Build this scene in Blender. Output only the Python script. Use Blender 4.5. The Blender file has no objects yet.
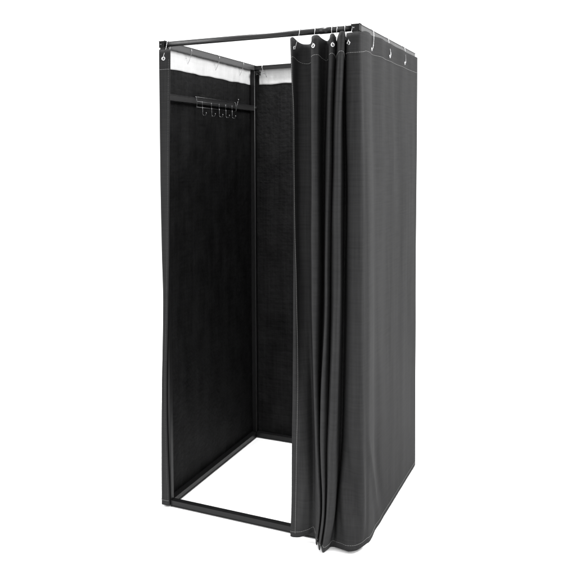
import bpy, bmesh, math, random
from mathutils import Vector, Matrix, noise

# ---------------------------------------------------------------- camera, world, lights
scn = bpy.context.scene
col = scn.collection
cam_d = bpy.data.cameras.new("camera")
cam = bpy.data.objects.new("camera", cam_d)
col.objects.link(cam)
CR = Vector((0.89182562, 0.45227451, -0.00973754))
CU = Vector((-0.02158936, 0.06405229, 0.99771299))
CF = Vector((-0.45186387, 0.88957578, -0.06688779))
m = Matrix((( CR.x, CU.x, -CF.x, 1.67482), (CR.y, CU.y, -CF.y, -2.83320), (CR.z, CU.z, -CF.z, 1.50605), (0, 0, 0, 1)))
cam.matrix_world = m
cam_d.sensor_width = 36.0
cam_d.lens = 773.1146 / 576 * 36
cam_d.shift_x = 76.4565 / 576
cam_d.shift_y = -77.4097 / 576
cam_d.clip_start = 0.05
cam_d.clip_end = 500
scn.camera = cam

world = bpy.data.worlds.new("World")
scn.world = world
world.use_nodes = True
bg = world.node_tree.nodes["Background"]
bg.inputs[0].default_value = (1, 1, 1, 1)
bg.inputs[1].default_value = 1.7

def area_light(name, loc, target, sx, sy, power):
    ld = bpy.data.lights.new(name, 'AREA')
    ld.shape = 'RECTANGLE'; ld.size = sx; ld.size_y = sy; ld.energy = power
    o = bpy.data.objects.new(name, ld); col.objects.link(o)
    o.location = loc
    o.rotation_euler = (Vector(target) - Vector(loc)).to_track_quat('-Z', 'Y').to_euler()
    return o
area_light("softbox_right", (2.95, 0.25, 2.8), (0.85, 0.40, 2.1), 1.4, 1.3, 150)
area_light("softbox_front", (-0.2, -3.8, 2.8), (0.5, 0.0, 0.6), 1.4, 1.8, 52)
area_light("fill_left", (-2.8, 0.2, 2.2), (-0.3, 0.2, 0.0), 1.6, 2.0, 150)  # unseen fill lamp, added to whiten the floor on the left
area_light("fill_overhead", (0.12, 0.25, 4.0), (0.3, 0.4, 0.0), 0.9, 0.9, 190)  # unseen fill lamp, added over the open top to whiten the inner floor

scn.view_settings.view_transform = 'Standard'
scn.view_settings.look = 'None'
scn.view_settings.exposure = 0.0
scn.view_settings.gamma = 1.0

# ---------------------------------------------------------------- helpers
W, D, H, T = 0.855, 0.952, 2.0, 0.025

def principled(name):
    mt = bpy.data.materials.new(name); mt.use_nodes = True
    nt = mt.node_tree
    return mt, nt, nt.nodes["Principled BSDF"]

def noise_node(nt, scale, detail=3.0, stretch=(1, 1, 1)):
    tc = nt.nodes.new('ShaderNodeTexCoord'); mp = nt.nodes.new('ShaderNodeMapping')
    mp.inputs['Scale'].default_value = stretch
    nz = nt.nodes.new('ShaderNodeTexNoise')
    nz.inputs['Scale'].default_value = scale; nz.inputs['Detail'].default_value = detail
    nt.links.new(tc.outputs['Object'], mp.inputs[0]); nt.links.new(mp.outputs[0], nz.inputs['Vector'])
    return nz

def fabric_mat(name, c0, c1, rough, spec, weave=0.25, blotch=(2.2, (1, 1, .35)), sheen=0.0, crinkle=0.0):
    mt, nt, b = principled(name)
    big = noise_node(nt, blotch[0], 4, blotch[1])
    warp = noise_node(nt, 150, 2, (1, 1, .03))       # vertical threads
    weft = noise_node(nt, 170, 2, (.04, .04, 1))     # horizontal threads
    add = nt.nodes.new('ShaderNodeMath'); add.operation = 'ADD'
    nt.links.new(warp.outputs[0], add.inputs[0]); nt.links.new(weft.outputs[0], add.inputs[1])
    half = nt.nodes.new('ShaderNodeMath'); half.operation = 'MULTIPLY'; half.inputs[1].default_value = .5
    nt.links.new(add.outputs[0], half.inputs[0])
    mixf = nt.nodes.new('ShaderNodeMix'); mixf.data_type = 'FLOAT'; mixf.inputs[0].default_value = .55
    nt.links.new(big.outputs[0], mixf.inputs[2]); nt.links.new(half.outputs[0], mixf.inputs[3])
    streak = noise_node(nt, 16, 3, (1, 1, .05))
    mixs = nt.nodes.new('ShaderNodeMix'); mixs.data_type = 'FLOAT'; mixs.inputs[0].default_value = .18
    nt.links.new(mixf.outputs[0], mixs.inputs[2]); nt.links.new(streak.outputs[0], mixs.inputs[3]); mixf = mixs
    rp = nt.nodes.new('ShaderNodeValToRGB')
    rp.color_ramp.elements[0].position = .36; rp.color_ramp.elements[1].position = .64
    rp.color_ramp.elements[0].color = (*c0, 1); rp.color_ramp.elements[1].color = (*c1, 1)
    nt.links.new(mixf.outputs[0], rp.inputs[0]); nt.links.new(rp.outputs[0], b.inputs['Base Color'])
    bp = nt.nodes.new('ShaderNodeBump'); bp.inputs['Strength'].default_value = weave
    bp.inputs['Distance'].default_value = .001
    nt.links.new(half.outputs[0], bp.inputs['Height']); nt.links.new(bp.outputs[0], b.inputs['Normal'])
    if crinkle:
        cz = noise_node(nt, 45, 5); b2 = nt.nodes.new('ShaderNodeBump'); b2.inputs['Strength'].default_value = crinkle
        b2.inputs['Distance'].default_value = .006
        nt.links.new(cz.outputs[0], b2.inputs['Height']); nt.links.new(bp.outputs[0], b2.inputs['Normal']); nt.links.new(b2.outputs[0], b.inputs['Normal'])
    b.inputs['Roughness'].default_value = rough
    b.inputs['Specular IOR Level'].default_value = spec
    if sheen:
        b.inputs['Sheen Weight'].default_value = sheen
    return mt

M = {}
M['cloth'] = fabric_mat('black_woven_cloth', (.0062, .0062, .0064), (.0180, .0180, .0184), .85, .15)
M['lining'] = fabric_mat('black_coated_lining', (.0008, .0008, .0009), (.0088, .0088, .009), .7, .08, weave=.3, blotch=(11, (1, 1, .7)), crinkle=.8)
M['white'] = fabric_mat('white_header_band', (.36, .36, .36), (.44, .44, .44), .8, .2, weave=.1, blotch=(9, (1, 1, 1)), crinkle=.35)

def paint(name, c, rough, metal=0.0, spec=.5):
    mt, nt, b = principled(name)
    nz = noise_node(nt, 60, 3)
    rp = nt.nodes.new('ShaderNodeMapRange')
    rp.inputs['To Min'].default_value = rough - .07; rp.inputs['To Max'].default_value = rough + .09
    nt.links.new(nz.outputs[0], rp.inputs[0]); nt.links.new(rp.outputs[0], b.inputs['Roughness'])
    rc = nt.nodes.new('ShaderNodeValToRGB')
    rc.color_ramp.elements[0].color = (*[x * .85 for x in c], 1); rc.color_ramp.elements[1].color = (*[x * 1.15 for x in c], 1)
    nt.links.new(nz.outputs[0], rc.inputs[0]); nt.links.new(rc.outputs[0], b.inputs['Base Color'])
    b.inputs['Metallic'].default_value = metal; b.inputs['Specular IOR Level'].default_value = spec
    return mt
M['paint'] = paint('black_powder_coat', (.0045, .0045, .0047), .4, spec=.22)
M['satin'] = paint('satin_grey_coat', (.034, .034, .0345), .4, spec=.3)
M['bar'] = paint('dark_satin_bar', (.016, .016, .0163), .33, spec=.35)
M['plastic'] = paint('black_plastic', (.003, .003, .003), .45, spec=.12)
M['chrome'] = paint('bright_steel', (.40, .40, .405), .25, 1.0)
M['rack'] = paint('dull_steel_wire', (.09, .09, .092), .35, 1.0)
M['thread'] = paint('pale_thread', (.15, .15, .148), .7)
M['seam'] = paint('dark_seam_thread', (.045, .045, .045), .7)
M['floor'], _nt, _b = principled('white_studio_floor')
_b.inputs['Base Color'].default_value = (.95, .95, .95, 1); _b.inputs['Roughness'].default_value = .9; _b.inputs['Specular IOR Level'].default_value = .1

def link(name, bm, mat, parent=None, smooth=False, kind=None):
    me = bpy.data.meshes.new(name)
    bmesh.ops.recalc_face_normals(bm, faces=bm.faces)
    bm.to_mesh(me); bm.free()
    o = bpy.data.objects.new(name, me); col.objects.link(o)
    me.materials.append(mat)
    if smooth:
        for p in me.polygons: p.use_smooth = True
    if parent: 
        o.parent = parent
        o.matrix_parent_inverse = Matrix.Translation(-Vector(parent.location))
    if kind: o['kind'] = kind
    return o

def thing(name, label, cat, loc=(0, 0, 0), group=None):
    o = bpy.data.objects.new(name, None); col.objects.link(o)
    o.empty_display_size = .05
    o.location = loc
    o['label'] = label; o['category'] = cat
    if group: o['group'] = group
    return o

def bar(bm, a, b, w=T, h=T, up=(0, 0, 1), bev=.002):
    """square tube from a to b (centre line)"""
    a = Vector(a); b = Vector(b); d = (b - a); L = d.length; d.normalize()
    side = d.cross(Vector(up)).normalized(); u = side.cross(d).normalized()
    tmp = bmesh.new()
    bmesh.ops.create_cube(tmp, size=1)
    for v in tmp.verts:
        c = v.co.copy()
        v.co = (a + b) / 2 + d * (c.x * L) + side * (c.y * w) + u * (c.z * h)
    if bev: bmesh.ops.bevel(tmp, geom=tmp.edges[:], offset=bev, segments=2, affect='EDGES')
    me = bpy.data.meshes.new('tmp'); tmp.to_mesh(me); tmp.free(); bm.from_mesh(me); bpy.data.meshes.remove(me)

def tube(bm, pts, r, seg=10, caps=True):
    """round tube along a polyline"""
    pts = [Vector(p) for p in pts]; rings = []
    n = None
    for i, p in enumerate(pts):
        d = (pts[min(i + 1, len(pts) - 1)] - pts[max(i - 1, 0)]).normalized()
        if n is None:
            ref = Vector((0, 0, 1)) if abs(d.z) < .9 else Vector((1, 0, 0))
            n = d.cross(ref).normalized()
        else:
            n = (n - d * n.dot(d)).normalized()
        b2 = d.cross(n)
        rings.append([bm.verts.new(p + (n * math.cos(2 * math.pi * k / seg) + b2 * math.sin(2 * math.pi * k / seg)) * r) for k in range(seg)])
    for i in range(len(rings) - 1):
        for k in range(seg):
            bm.faces.new((rings[i][k], rings[i][(k + 1) % seg], rings[i + 1][(k + 1) % seg], rings[i + 1][k]))
    if caps:
        bm.faces.new(rings[0][::-1]); bm.faces.new(rings[-1])

def ball(bm, c, r):
    bmesh.ops.create_uvsphere(bm, u_segments=12, v_segments=8, radius=r, matrix=Matrix.Translation(c))

def torus(bm, c, n, R, r, seg=20, s2=8):
    n = Vector(n).normalized(); q = n.to_track_quat('Z', 'Y'); c = Vector(c); g = []
    for i in range(seg):
        a = 2 * math.pi * i / seg
        g.append([bm.verts.new(c + q @ Vector(((R + r * math.cos(2 * math.pi * k / s2)) * math.cos(a), (R + r * math.cos(2 * math.pi * k / s2)) * math.sin(a), r * .7 * math.sin(2 * math.pi * k / s2)))) for k in range(s2)])
    for i in range(seg):
        for k in range(s2):
            bm.faces.new((g[i][k], g[(i + 1) % seg][k], g[(i + 1) % seg][(k + 1) % s2], g[i][(k + 1) % s2]))

def cr(p0, p1, p2, p3, t):
    return .5 * ((2 * p1) + (-p0 + p2) * t + (2 * p0 - 5 * p1 + 4 * p2 - p3) * t * t + (-p0 + 3 * p1 - 3 * p2 + p3) * t ** 3)
def spline(vals, u):
    n = len(vals) - 1
    u = max(0, min(n, u)); i = min(int(u), n - 1); t = u - i
    g = lambda k: vals[max(0, min(n, k))]
    return cr(g(i - 1), g(i), g(i + 1), g(i + 2), t)
def hermite(xs, ys, x):
    """smooth interpolation on uneven knots, xs ascending"""
    if x <= xs[0]: return ys[0]
    if x >= xs[-1]: return ys[-1]
    n = len(xs)
    i = max(k for k in range(n - 1) if xs[k] <= x)
    def m(k):
        if k == 0: return (ys[1] - ys[0]) / (xs[1] - xs[0])
        if k == n - 1: return (ys[-1] - ys[-2]) / (xs[-1] - xs[-2])
        return (ys[k + 1] - ys[k - 1]) / (xs[k + 1] - xs[k - 1])
    h = xs[i + 1] - xs[i]; t = (x - xs[i]) / h
    return ((2 * t ** 3 - 3 * t * t + 1) * ys[i] + (t ** 3 - 2 * t * t + t) * h * m(i)
            + (-2 * t ** 3 + 3 * t * t) * ys[i + 1] + (t ** 3 - t * t) * h * m(i + 1))

# ---------------------------------------------------------------- setting
bm = bmesh.new()
bmesh.ops.create_circle(bm, cap_ends=True, segments=96, radius=60)
for v in bm.verts: v.co.z = -.004
link('floor', bm, M['floor'], kind='structure')

# ---------------------------------------------------------------- frame
frame = thing('booth_frame', 'tall open box frame of thin black metal tubes carrying all the curtains', 'frame', (0, 0, 0))
h = T / 2
# small racking of the light frame: corner centres at floor and top
BL_, BR_ = (h, D - h), (W - h, D - h)
FL_, FR_ = (h, h), (W - h, h)
posts = [(FL_, 0.0, H), (FR_, 0.0, H), (BR_, 0.0, H), (BL_, 0.0, H - .006)]
for (x, y), z0, z1 in posts:
    bm = bmesh.new(); bar(bm, (x, y, z0), (x, y, z1 - T - .0005), up=(0, 1, 0)); link('post', bm, M['paint'], frame)
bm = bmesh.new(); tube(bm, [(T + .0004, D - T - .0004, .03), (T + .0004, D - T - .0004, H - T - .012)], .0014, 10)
link('edge_highlight', bm, M['satin'], frame, True)  # pale strip modelled on the rear left post edge as its highlight line
def rail(name, a, b, mat=None, **k):
    bm = bmesh.new(); bar(bm, a, b, **k); return link(name, bm, mat or M['paint'], frame)
g = T + .0008
rail('bottom_rail', (g, h, h), (W - g, h, h))
rail('bottom_rail', (g, D - h, h), (W - g, D - h, h))
rail('bottom_rail', (h, g, h), (h, D - g, h))
rail('bottom_rail', (W - h, g, h), (W - h, D - g, h))
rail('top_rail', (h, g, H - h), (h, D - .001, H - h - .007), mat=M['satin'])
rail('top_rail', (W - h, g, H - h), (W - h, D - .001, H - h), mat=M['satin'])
rail('top_rail', (g, D - h, H - h - .008), (W - g, D - h, H - h - .002), w=.02, h=.02)
rail('crossbar', (h + .0005, g, 1.769), (h + .0005, D - g, 1.769), w=.020, h=.026, mat=M['bar'])
# round curtain rod along the front
bm = bmesh.new(); tube(bm, [(.022, h, H - h - .001), (W - .03, h, H - h - .001)], .0112, 24); link('curtain_rod', bm, M['paint'], frame, True)
bm = bmesh.new(); tube(bm, [(.700, h, H - h - .001), (.742, h, H - h - .001)], .0121, 24); link('rod_sleeve', bm, M['paint'], frame, True)
for x0, x1 in ((-.003, .022), (W - .030, W + .001)):
    bm = bmesh.new()
    bar(bm, (x0, h, H - h), (x1, h, H - h), w=.0255, h=.0250, bev=.0015)
    cn = link('corner_joint', bm, M['plastic'], frame)
    bm = bmesh.new()
    bar(bm, (x0 + .004, -.0012, H - h - .001), (x0 + .013, -.0012, H - h - .001), w=.002, h=.004, bev=.0006)
    link('highlight_stripe', bm, M['rack'], cn)  # highlight stripe of the joint, built as a small pale bar
# little clamp on the back rail beside the rear post
bm = bmesh.new(); bar(bm, (.040, D - .034, H - .052), (.060, D - .034, H - .052), w=.018, h=.016, bev=.002)
link('clamp', bm, M['plastic'], frame, True)
bm = bmesh.new(); tube(bm, [(h + .013, D - h - .003, 1.77), (h + .02, D - h - .003, 1.77)], .009, 16)
link('bolt', bm, M['plastic'], frame, True)

# ---------------------------------------------------------------- gathered curtain (front right + right side)
# plan of the cloth at several heights: (height, [(x, y) ...]) from the free edge to the front right corner
LV = [
    (1.96, [(0.5892, -0.012), (0.6021, -0.02), (0.6066, 0.02), (0.6245, 0.036), (0.6579, 0.026), (0.6829, -0.028), (0.705, -0.03), (0.7089, 0.01), (0.7219, 0.03), (0.7384, 0.01), (0.7539, -0.025), (0.7652, -0.03), (0.7685, -0.01), (0.7628, 0.02), (0.7763, -0.01), (0.794, -0.035), (0.806, -0.03), (0.8041, -0.005), (0.7969, 0.025), (0.8004, 0.02), (0.8115, -0.01), (0.825, -0.022), (0.8478, -0.02), (0.8619, -0.015)]),
    (1.70, [(0.594, -0.008), (0.5976, 0.0), (0.5992, 0.038), (0.6243, 0.046), (0.6532, 0.036), (0.6871, -0.045), (0.7091, -0.048), (0.7034, 0.02), (0.7107, 0.046), (0.7303, 0.005), (0.7509, -0.045), (0.7622, -0.05), (0.7589, -0.01), (0.7484, 0.03), (0.7661, -0.02), (0.7871, -0.055), (0.8007, -0.055), (0.7955, -0.02), (0.7828, 0.04), (0.7939, 0.03), (0.8109, -0.015), (0.828, -0.03), (0.8554, -0.03), (0.8707, -0.022)]),
    (1.35, [(0.5981, -0.008), (0.6006, 0.0), (0.6024, 0.038), (0.6237, 0.046), (0.6535, 0.036), (0.6883, -0.045), (0.7109, -0.048), (0.7026, 0.02), (0.7046, 0.046), (0.7236, 0.005), (0.7431, -0.045), (0.7546, -0.05), (0.7525, -0.01), (0.7422, 0.03), (0.7597, -0.02), (0.7817, -0.055), (0.7992, -0.055), (0.7953, -0.02), (0.7875, 0.04), (0.8006, 0.03), (0.8183, -0.015), (0.8327, -0.03), (0.8564, -0.03), (0.8738, -0.022)]),
    (0.90, [(0.5983, -0.012), (0.6107, -0.014), (0.6113, 0.022), (0.6284, 0.042), (0.6542, 0.036), (0.6902, -0.045), (0.7076, -0.045), (0.7009, 0.015), (0.6989, 0.045), (0.7185, 0.0), (0.7386, -0.05), (0.7505, -0.055), (0.7476, -0.015), (0.7394, 0.02), (0.7541, -0.02), (0.7778, -0.06), (0.7955, -0.06), (0.7908, -0.02), (0.7842, 0.04), (0.7975, 0.03), (0.8158, -0.01), (0.8338, -0.03), (0.8583, -0.032), (0.8762, -0.025)]),
    (0.44, [(0.5999, -0.03), (0.6143, -0.032), (0.6322, -0.026), (0.6511, -0.006), (0.6669, 0.03), (0.6991, -0.042), (0.7091, -0.035), (0.7006, 0.0), (0.6954, 0.02), (0.7065, -0.01), (0.7265, -0.06), (0.7421, -0.065), (0.7415, -0.03), (0.7344, 0.0), (0.7456, -0.03), (0.7676, -0.07), (0.7874, -0.07), (0.7826, -0.03), (0.7758, 0.03), (0.7861, 0.03), (0.8066, -0.01), (0.8269, -0.03), (0.8565, -0.035), (0.8792, -0.03)]),
    (0.15, [(0.5966, -0.03), (0.6087, -0.03), (0.633, -0.03), (0.6637, -0.025), (0.6827, -0.01), (0.7204, -0.06), (0.7242, -0.05), (0.7159, -0.02), (0.7112, 0), (0.7256, -0.04), (0.7416, -0.08), (0.7496, -0.085), (0.7423, -0.05), (0.7342, -0.02), (0.7484, -0.06), (0.7697, -0.1), (0.7842, -0.09), (0.7825, -0.06), (0.7705, -0.01), (0.7714, 0), (0.785, -0.03), (0.8088, -0.035), (0.8522, -0.045), (0.8871, -0.04)]),
    (0.00, [(0.5913, -0.03), (0.6062, -0.035), (0.6346, -0.035), (0.6612, -0.03), (0.6841, -0.02), (0.7097, -0.07), (0.7137, -0.07), (0.7053, -0.04), (0.7031, -0.03), (0.7151, -0.06), (0.7312, -0.095), (0.7326, -0.09), (0.7243, -0.06), (0.7225, -0.05), (0.7309, -0.07), (0.7484, -0.105), (0.7548, -0.085), (0.7581, -0.065), (0.7612, -0.05), (0.7717, -0.045), (0.7879, -0.045), (0.8137, -0.05), (0.8527, -0.052), (0.8723, -0.036)]),
]
# right hand side: (y, x at top, x at middle, x at hem)
SIDE = [(.004, .866, .879, .888), (.035, .8675, .884, .891), (.09, .8675, .880, .888), (.16, .8585, .872, .881), (.24, .870, .8745, .880),
        (.33, .866, .872, .880), (.42, .867, .8745, .880), (.52, .864, .873, .880), (.62, .868, .875, .880), (.72, .864, .872, .880),
        (.80, .866, .873, .880), (.86, .866, .872, .880), (.905, .866, .871, .879)]
NF = len(LV[0][1])
ZTOP = [1.964, 1.967, 1.955, 1.946, 1.945, 1.962, 1.965, 1.957, 1.950, 1.955, 1.964, 1.966, 1.955, 1.940, 1.955, 1.970, 1.970, 1.955, 1.945, 1.955,
        1.965, 1.966, 1.966, 1.967] + [1.970, 1.976] + [1.9775] * 11
ZBOT = [.002, .004, .012, .022, .030, .016, .012, .012, .012, .010, .008, .008, .010, .012, .010, .006, .006, .004, .004, .004, .005, .006, .009, .017] \
       + [.020, .014, .008, .003] + [0.0] * 9
ZL = [l[0] for l in LV][::-1]
def knot(k, z):
    if k < NF:
        lv = LV[::-1]
        return hermite(ZL, [l[1][k][0] for l in lv], z), hermite(ZL, [l[1][k][1] for l in lv], z)
    y, xt, xm, xb = SIDE[k - NF]
    x = hermite([0, .5, 1.35, 1.96], [xb, (xb + xm) / 2 + .001, xm, xt], z)
    # back edge leans slightly towards the viewer near the floor
    return x, y + (max(0, z) - 0) * .018 * min(1, y / .9) 
NU = NF + len(SIDE) - 1
_cache = {}
def A(u, v):
    """u in knot units, v 0 bottom .. 1 top"""
    zt, zb = spline(ZTOP, u), spline(ZBOT, u)
    z = zb + (zt - zb) * v
    i = min(int(u), NU - 1)
    ks = [max(0, min(NU, i + d)) for d in (-1, 0, 1, 2)]
    P = [knot(k, z) for k in ks]; t = u - i
    x = cr(*[p[0] for p in P], t); y = cr(*[p[1] for p in P], t)
    n1 = noise.noise(Vector((x * 9, y * 9, z * 2.2 + 5)))
    n2 = noise.noise(Vector((x * 22, y * 22, z * 5 + 15)))
    n3 = noise.noise(Vector((x * 3, y * 7, z * 1.5 + 31)))
    amp = .0032 * n1 + .0012 * n2
    w = max(0, min(1, u - NF + 1)); w = w * w * (3 - 2 * w)
    if u > NF:
        k = min(1, (u - NF) / 3); k *= min(1, .25 + z * 1.2); x += k * (.0030 * n3 + .5 * amp)
        lw = max(0, min(1, (.5 - z) / .3)) * (.06 + .94 * min(1, max(0, z) / .16)) * min(1, (u - NF) / 1.5)
        x += lw * (.008 * math.exp(-((y - .10 - .5 * (.25 - z)) / .03) ** 2) - .005 * math.exp(-((y - .20 - .4 * (.25 - z)) / .035) ** 2))
    else:
        amp *= 1 - w; y += amp; x += .0012 * n2 * (1 - w)
        f = max(0, min(1, (u - 3) / 2)) * max(0, min(1, (NF - 1 - u) / 3)) * min(1, max(0, (1.9 - z) / .4)) * min(1, z / .2)
        x += f * .0035 * noise.noise(Vector((u * .45, z * 2.3, 88)))
        # slack cloth breaking into slanting folds towards the hem
        lo = (1 - w) * max(0, min(1, (.55 - z) / .4)) * max(0, min(1, (u - 19.5) / 1.5))
        lo *= .35 + .65 * min(1, max(0, z) / .15)
        for x0, sl, wd, am in ((.800, .30, .016, .014), (.850, .42, .020, -.010)):
            y -= lo * am * math.exp(-((x - x0 - sl * (.22 - z) * .5) / wd) ** 2)
        lo2 = max(0, min(1, (.5 - z) / .3)) * max(0, min(1, (3.8 - u) / 1.5))
        y -= lo2 * .006 * math.exp(-((x - .63 - .12 * z) / .02) ** 2)
    return Vector((x, y, z))
def normal_of(S, u, v, toward):
    e = .02
    du = S(min(NU, u + e), v) - S(max(0, u - e), v); dv = S(u, min(1, v + .004)) - S(u, max(0, v - .004))
    n = du.cross(dv).normalized()
    return n if n.dot(Vector(toward)) > 0 else -n
def sheet(S, umax, nu, nv, name, mat, parent, thick=.0022, inner=None):
    bm = bmesh.new(); gr = []
    for i in range(nu + 1):
        u = umax * i / nu
        gr.append([bm.verts.new(S(u, j / nv)) for j in range(nv + 1)])
    for i in range(nu):
        for j in range(nv):
            bm.faces.new((gr[i][j], gr[i + 1][j], gr[i + 1][j + 1], gr[i][j + 1]))
    me = bpy.data.meshes.new(name); bm.to_mesh(me); bm.free()
    o = bpy.data.objects.new(name, me); col.objects.link(o); me.materials.append(mat)
    for p in me.polygons: p.use_smooth = True
    s = o.modifiers.new('thickness', 'SOLIDIFY'); s.thickness = thick; s.offset = 0
    if inner:
        me.materials.append(inner); s.material_offset = 1; s.material_offset_rim = 0
    o.parent = parent
    return o

gc = thing('gathered_curtain', 'black cloth curtain gathered in front folds and drawn round the right side', 'curtain')
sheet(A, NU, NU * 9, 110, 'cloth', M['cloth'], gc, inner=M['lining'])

def stitch(S, path, name, parent, toward, off=.0022, r=.00055, dash=.0065, gap=.0012, mat=None):
    """dashes of thread following path(t)->(u, v)"""
    pts = []
    N = 1600
    prev = None; L = 0; cur = []; bm = bmesh.new(); on = True; acc = 0
    for i in range(N + 1):
        u, v = path(i / N)
        p = S(u, v); n = normal_of(S, u, v, toward); p = p + n * off
        if prev is not None:
            acc += (p - prev).length
        prev = p
        if on: cur.append(p)
        if on and acc > dash:
            if len(cur) > 1: tube(bm, cur, r, 5)
            cur = []; on = False; acc = 0
        elif not on and acc > gap:
            on = True; acc = 0; cur = [p]
    if len(cur) > 1: tube(bm, cur, r, 5)
    return link(name, bm, mat or M['thread'], parent, True)
def v_at(u, z):
    zt, zb = spline(ZTOP, u), spline(ZBOT, u); return (z - zb) / (zt - zb)
stitch(A, lambda t: (NU * t, v_at(NU * t, spline(ZTOP, NU * t) - .074)), 'header_stitching', gc, (.45, -.89, 0))
stitch(A, lambda t: (NU * t, v_at(NU * t, spline(ZBOT, NU * t) + .022)), 'hem_stitching', gc, (.45, -.89, 0))
stitch(A, lambda t: (.58 + .75 * min(1, max(0, (.72 - t) / .40)), .008 + .984 * t), 'edge_stitching', gc, (0, -1, 0))

def eyelet(S, u, z, parent, toward, vfun=v_at):
    v = vfun(u, z); p = S(u, v); n = normal_of(S, u, v, toward)
    c = p + n * .0022
    bm = bmesh.new(); torus(bm, c, n, .0060, .0025)
    link('eyelet', bm, M['chrome'], parent, True)
    return c, n
HOOKS = []
for u, z in ((1.25, 1.927), (5.3, 1.925), (10.9, 1.924), (20.8, 1.928)):
    HOOKS.append(eyelet(A, u, z, gc, (.1, -1, 0)))
def u_for_y(y):
    return min((abs(A(NF + k * .02, .97).y - y), NF + k * .02) for k in range(1, 600) if NF + k * .02 < NU)[1]
for y in (.153, .404, .675):
    HOOKS.append(eyelet(A, u_for_y(y), 1.924, gc, (1, 0, 0)))

# ---------------------------------------------------------------- back curtain (strip round the front left post, left side, back)
# knots: (x, y) functions of z
ZS = [0, .46, .9, 1.12, 1.54, 1.96]
XR = [.021, .013, .026, .034, .045, .053]
XL = [-.019, -.011, .001, -.001, -.001, .000]
def bknots(z):
    xr = hermite(ZS, XR, z); xl = hermite(ZS, XL, z)
    k = [(xr - .006, -.002), (xr, -.007), (xr - .006, -.0115), ((xr + xl) / 2, -.012), (xl + .006, -.0125), (xl, -.006),
         (min(xl + .001, -.006), .012), (-.0055, .05)]
    for y in (.15, .28, .42, .56, .70, .82, .90): k.append((-.0045, y))
    k += [(-.003, D - .01), (.004, D + .004), (.03, D + .006)]
    for x in (.10, .2, .32, .46, .6, .74, .83): k.append((x, D + .005))
    return k
NB = len(bknots(1)) - 1
def zb_top(u):
    return 1.962 if u < 6 else 1.974
def B(u, v):
    zt = zb_top(u) if u < 5 else 1.962 + .012 * min(1, (u - 5) / 2); zb = .004
    z = zb + (zt - zb) * v
    K = bknots(z); i = min(int(u), NB - 1); t = u - i
    P = [K[max(0, min(NB, i + d))] for d in (-1, 0, 1, 2)]
    x = cr(*[p[0] for p in P], t); y = cr(*[p[1] for p in P], t)
    n1 = noise.noise(Vector((x * 7, y * 7, z * 1.6 + 55)))
    n2 = noise.noise(Vector((x * 20, y * 20, z * 6 + 75)))
    if u < 6: y += .001 * n2; x += .0022 * n1
    elif u < 15: x -= .004 * abs(n1) + n2 * (.0008 + .0045 * max(0, v - .55))
    else: y += .004 * abs(n1) + .0012 * n2
    return Vector((x, y, z))
bc = thing('rear_curtain', 'flat black curtain along the left side and back of the booth, with pale inner band', 'curtain')
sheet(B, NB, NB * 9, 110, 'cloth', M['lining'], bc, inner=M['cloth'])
def vB(u, z): return (z - .004) / (1.97 - .004)
# pale header band on the inside, left and back
def band(u0, u1, name, toward):
    bm = bmesh.new(); gr = []
    n, mrow = 90, 12
    for i in range(n + 1):
        u = u0 + (u1 - u0) * i / n
        zl = 1.889 + .004 * noise.noise(Vector((u * 1.3, 7, 0)))
        row = []
        for j in range(mrow + 1):
            z = zl + (1.973 - zl) * j / mrow
            v = vB(u, z); p = B(u, v); nn = normal_of(B, u, min(1, v), toward)
            wr = .0022 * noise.noise(Vector((u * 4, z * 22, 3))) + .0008 * noise.noise(Vector((u * 14, z * 60, 9)))
            row.append(bm.verts.new(p + nn * (.0045 + wr)))
        gr.append(row)
    for i in range(n):
        for j in range(mrow):
            bm.faces.new((gr[i][j], gr[i + 1][j], gr[i + 1][j + 1], gr[i][j + 1]))
    o = link(name, bm, M['white'], bc, True)
    s = o.modifiers.new('thickness', 'SOLIDIFY'); s.thickness = .001; s.offset = 0
    return o
band(7.3, 14.6, 'white_band', (1, 0, 0))
band(17.2, NB, 'white_band', (0, -1, 0))
stitch(B, lambda t: (1.6 + 3.6 * t, vB(0, 1.888)), 'header_stitching', bc, (0, -1, 0))
stitch(B, lambda t: (1.6 + 3.6 * t, vB(0, .026)), 'hem_stitching', bc, (0, -1, 0))
stitch(B, lambda t: (1.95, .01 + .97 * t), 'edge_stitching', bc, (.3, -1, 0), r=.0005, mat=M['seam'])
LH = eyelet(B, 3.1, 1.933, bc, (0, -1, 0), vB)
def uB_for(axis, val, a, b):
    return min((abs(B(a + (b - a) * k / 400, .97)[axis] - val), a + (b - a) * k / 400) for k in range(401))[1]
IN = []
for y in (.242, .522, .797):
    IN.append(eyelet(B, uB_for(1, y, 7, 15), 1.925, bc, (1, 0, 0), vB))
IB = eyelet(B, uB_for(0, .085, 16, NB), 1.925, bc, (0, -1, 0), vB)

# ---------------------------------------------------------------- wire hooks
def wire_hook(label, eye, top, out, rad, group):
    """open S of wire: up from the eyelet, over the rail, short tail behind. out = horizontal unit vector towards the eyelet side"""
    e, n = eye; out = Vector(out); top = Vector(top)
    up = Vector((0, 0, 1))
    pts = [e - n * .004 + up * .001, e + n * .0012 - up * .0015, e + n * .004 + up * .002]
    s = top + out * rad
    p3 = e + n * .004 + up * .002
    for k in (.3, .6, .85): pts.append(p3.lerp(s + up * -.008, k) + out * .0015 * math.sin(k * 3.1))
    for a in range(0, 181, 20):
        r = math.radians(a); pts.append(top + out * (rad * math.cos(r)) + up * (rad * math.sin(r)))
    b0 = top - out * rad
    pts += [b0 + up * -.010, b0 + up * -.024 + out * .001, b0 + up * -.030 + out * .004]
    loc = tuple(top)
    o = thing('curtain_hook', label, 'hook', loc, group)
    bm = bmesh.new(); tube(bm, pts, .00095, 8)
    link('wire', bm, M['chrome'], o, True)
    bm = bmesh.new(); ball(bm, pts[-1], .0020); link('tip', bm, M['chrome'], o, True)
G = 'wire hooks holding up the curtains'
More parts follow.
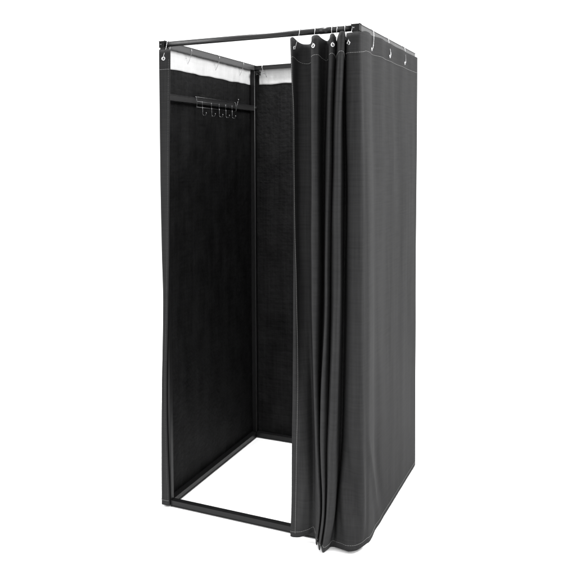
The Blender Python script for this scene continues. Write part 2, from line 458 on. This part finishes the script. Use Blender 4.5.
rz = H - h - .001
fr = [(.621, HOOKS[0], 'wire hook on the front rod at the free edge of the gathered curtain'),
      (.683, HOOKS[1], 'wire hook on the front rod above the second bright eyelet'),
      (.749, HOOKS[2], 'wire hook on the front rod above the dull eyelet amid the folds'),
      (.829, HOOKS[3], 'steel wire hook on the front rod just left of the right corner joint')]
for x, ey, lb in fr: wire_hook(lb, ey, (x, h, rz), (0, -1, 0), .0128, G)
for x, u, lb in ((.770, 13.0, 'wire hook on the front rod, just right of the dull eyelet amid the folds'),
                 (.800, 18.2, 'wire hook on the front rod, its lower end lost in the rightmost fold')):
    v = v_at(u, 1.93); p = A(u, v); n = normal_of(A, u, v, (.1, -1, 0))
    wire_hook(lb, (p + n * .002, n), (x, h, rz), (0, -1, 0), .0128, G)
wire_hook('wire hook over the left end of the front rod, above the narrow cloth strip', LH, (.034, h, rz), (0, -1, 0), .0128, G)
for (ey, y, lb) in zip(HOOKS[4:], (.182, .419, .713), ('steel wire hook on the outside of the right rail, nearest the front corner',
        'steel wire hook halfway along the outside of the right rail', 'steel wire hook on the outside of the right rail, nearest the back corner')):
    wire_hook(lb, ey, (W - h, y, H - h + .001), (1, 0, 0), .0185, G)
for (ey, y, lb) in zip(IN, (.228, .508, .783), ('wire hook on the left rail against the pale band, nearest the front',
        'steel wire hook halfway along the left rail against the pale band', 'wire hook on the left rail against the pale band, nearest the rear post')):
    wire_hook(lb, ey, (h, y, H - h - .003), (1, 0, 0), .0165, G)
wire_hook('steel wire hook on the back rail beside the small black clamp', IB, (.070, D - h, H - h - .008), (0, -1, 0), .0165, G)

# ---------------------------------------------------------------- hook rack on the crossbar
rk = thing('hook_rack', 'small steel wire rack with five double hooks hung on the inside of the left crossbar', 'hook rack', (.03, .45, 1.76))
X0 = .030; y0, y1 = .262, .676
bm = bmesh.new(); w = .0010
for z, x in ((1.785, X0 - .002), (1.764, X0 + .004), (1.739, X0 + .004)):
    tube(bm, [(x, y0 - (.004 if z < 1.75 else 0), z), (x, y1, z)], w, 8)
ys = [y0, .312, .404, .484, .556, .627, y1]
for y in ys[1:-1]:
    tube(bm, [(X0 + .0055, y, 1.766), (X0 + .0055, y, 1.737)], w * .85, 8)
for y in (y0, y1):
    tube(bm, [(.018, y, 1.7845), (X0 - .002, y, 1.7855), (X0 + .002, y, 1.780), (X0 + .004, y, 1.764), (X0 + .004, y, 1.735)], w * 1.1, 8)
link('grid', bm, M['rack'], rk, True)
bm = bmesh.new()
tube(bm, [(X0 + .004, y1, 1.739), (X0 + .007, y1 + .004, 1.765), (X0 + .014, y1 + .008, 1.795)], w * 1.3, 8)
ball(bm, (X0 + .014, y1 + .008, 1.797), .0042)
link('end_prong', bm, M['rack'], rk, True)
for y in ys[1:-1]:
    bm = bmesh.new()
    pts = [(X0 + .0065, y, 1.742), (X0 + .0065, y, 1.714)]
    for q in range(0, 181, 20):
        r = math.radians(q)
        pts.append((X0 + .0065 + .009 * (1 - math.cos(r)), y, 1.711 - .008 * math.sin(r)))
    tube(bm, pts, w * 1.15, 8)
    hk = link('coat_hook', bm, M['rack'], rk, True)
    bm = bmesh.new(); ball(bm, (X0 + .0248, y, 1.7135), .0034); link('knob', bm, M['rack'], hk, True)
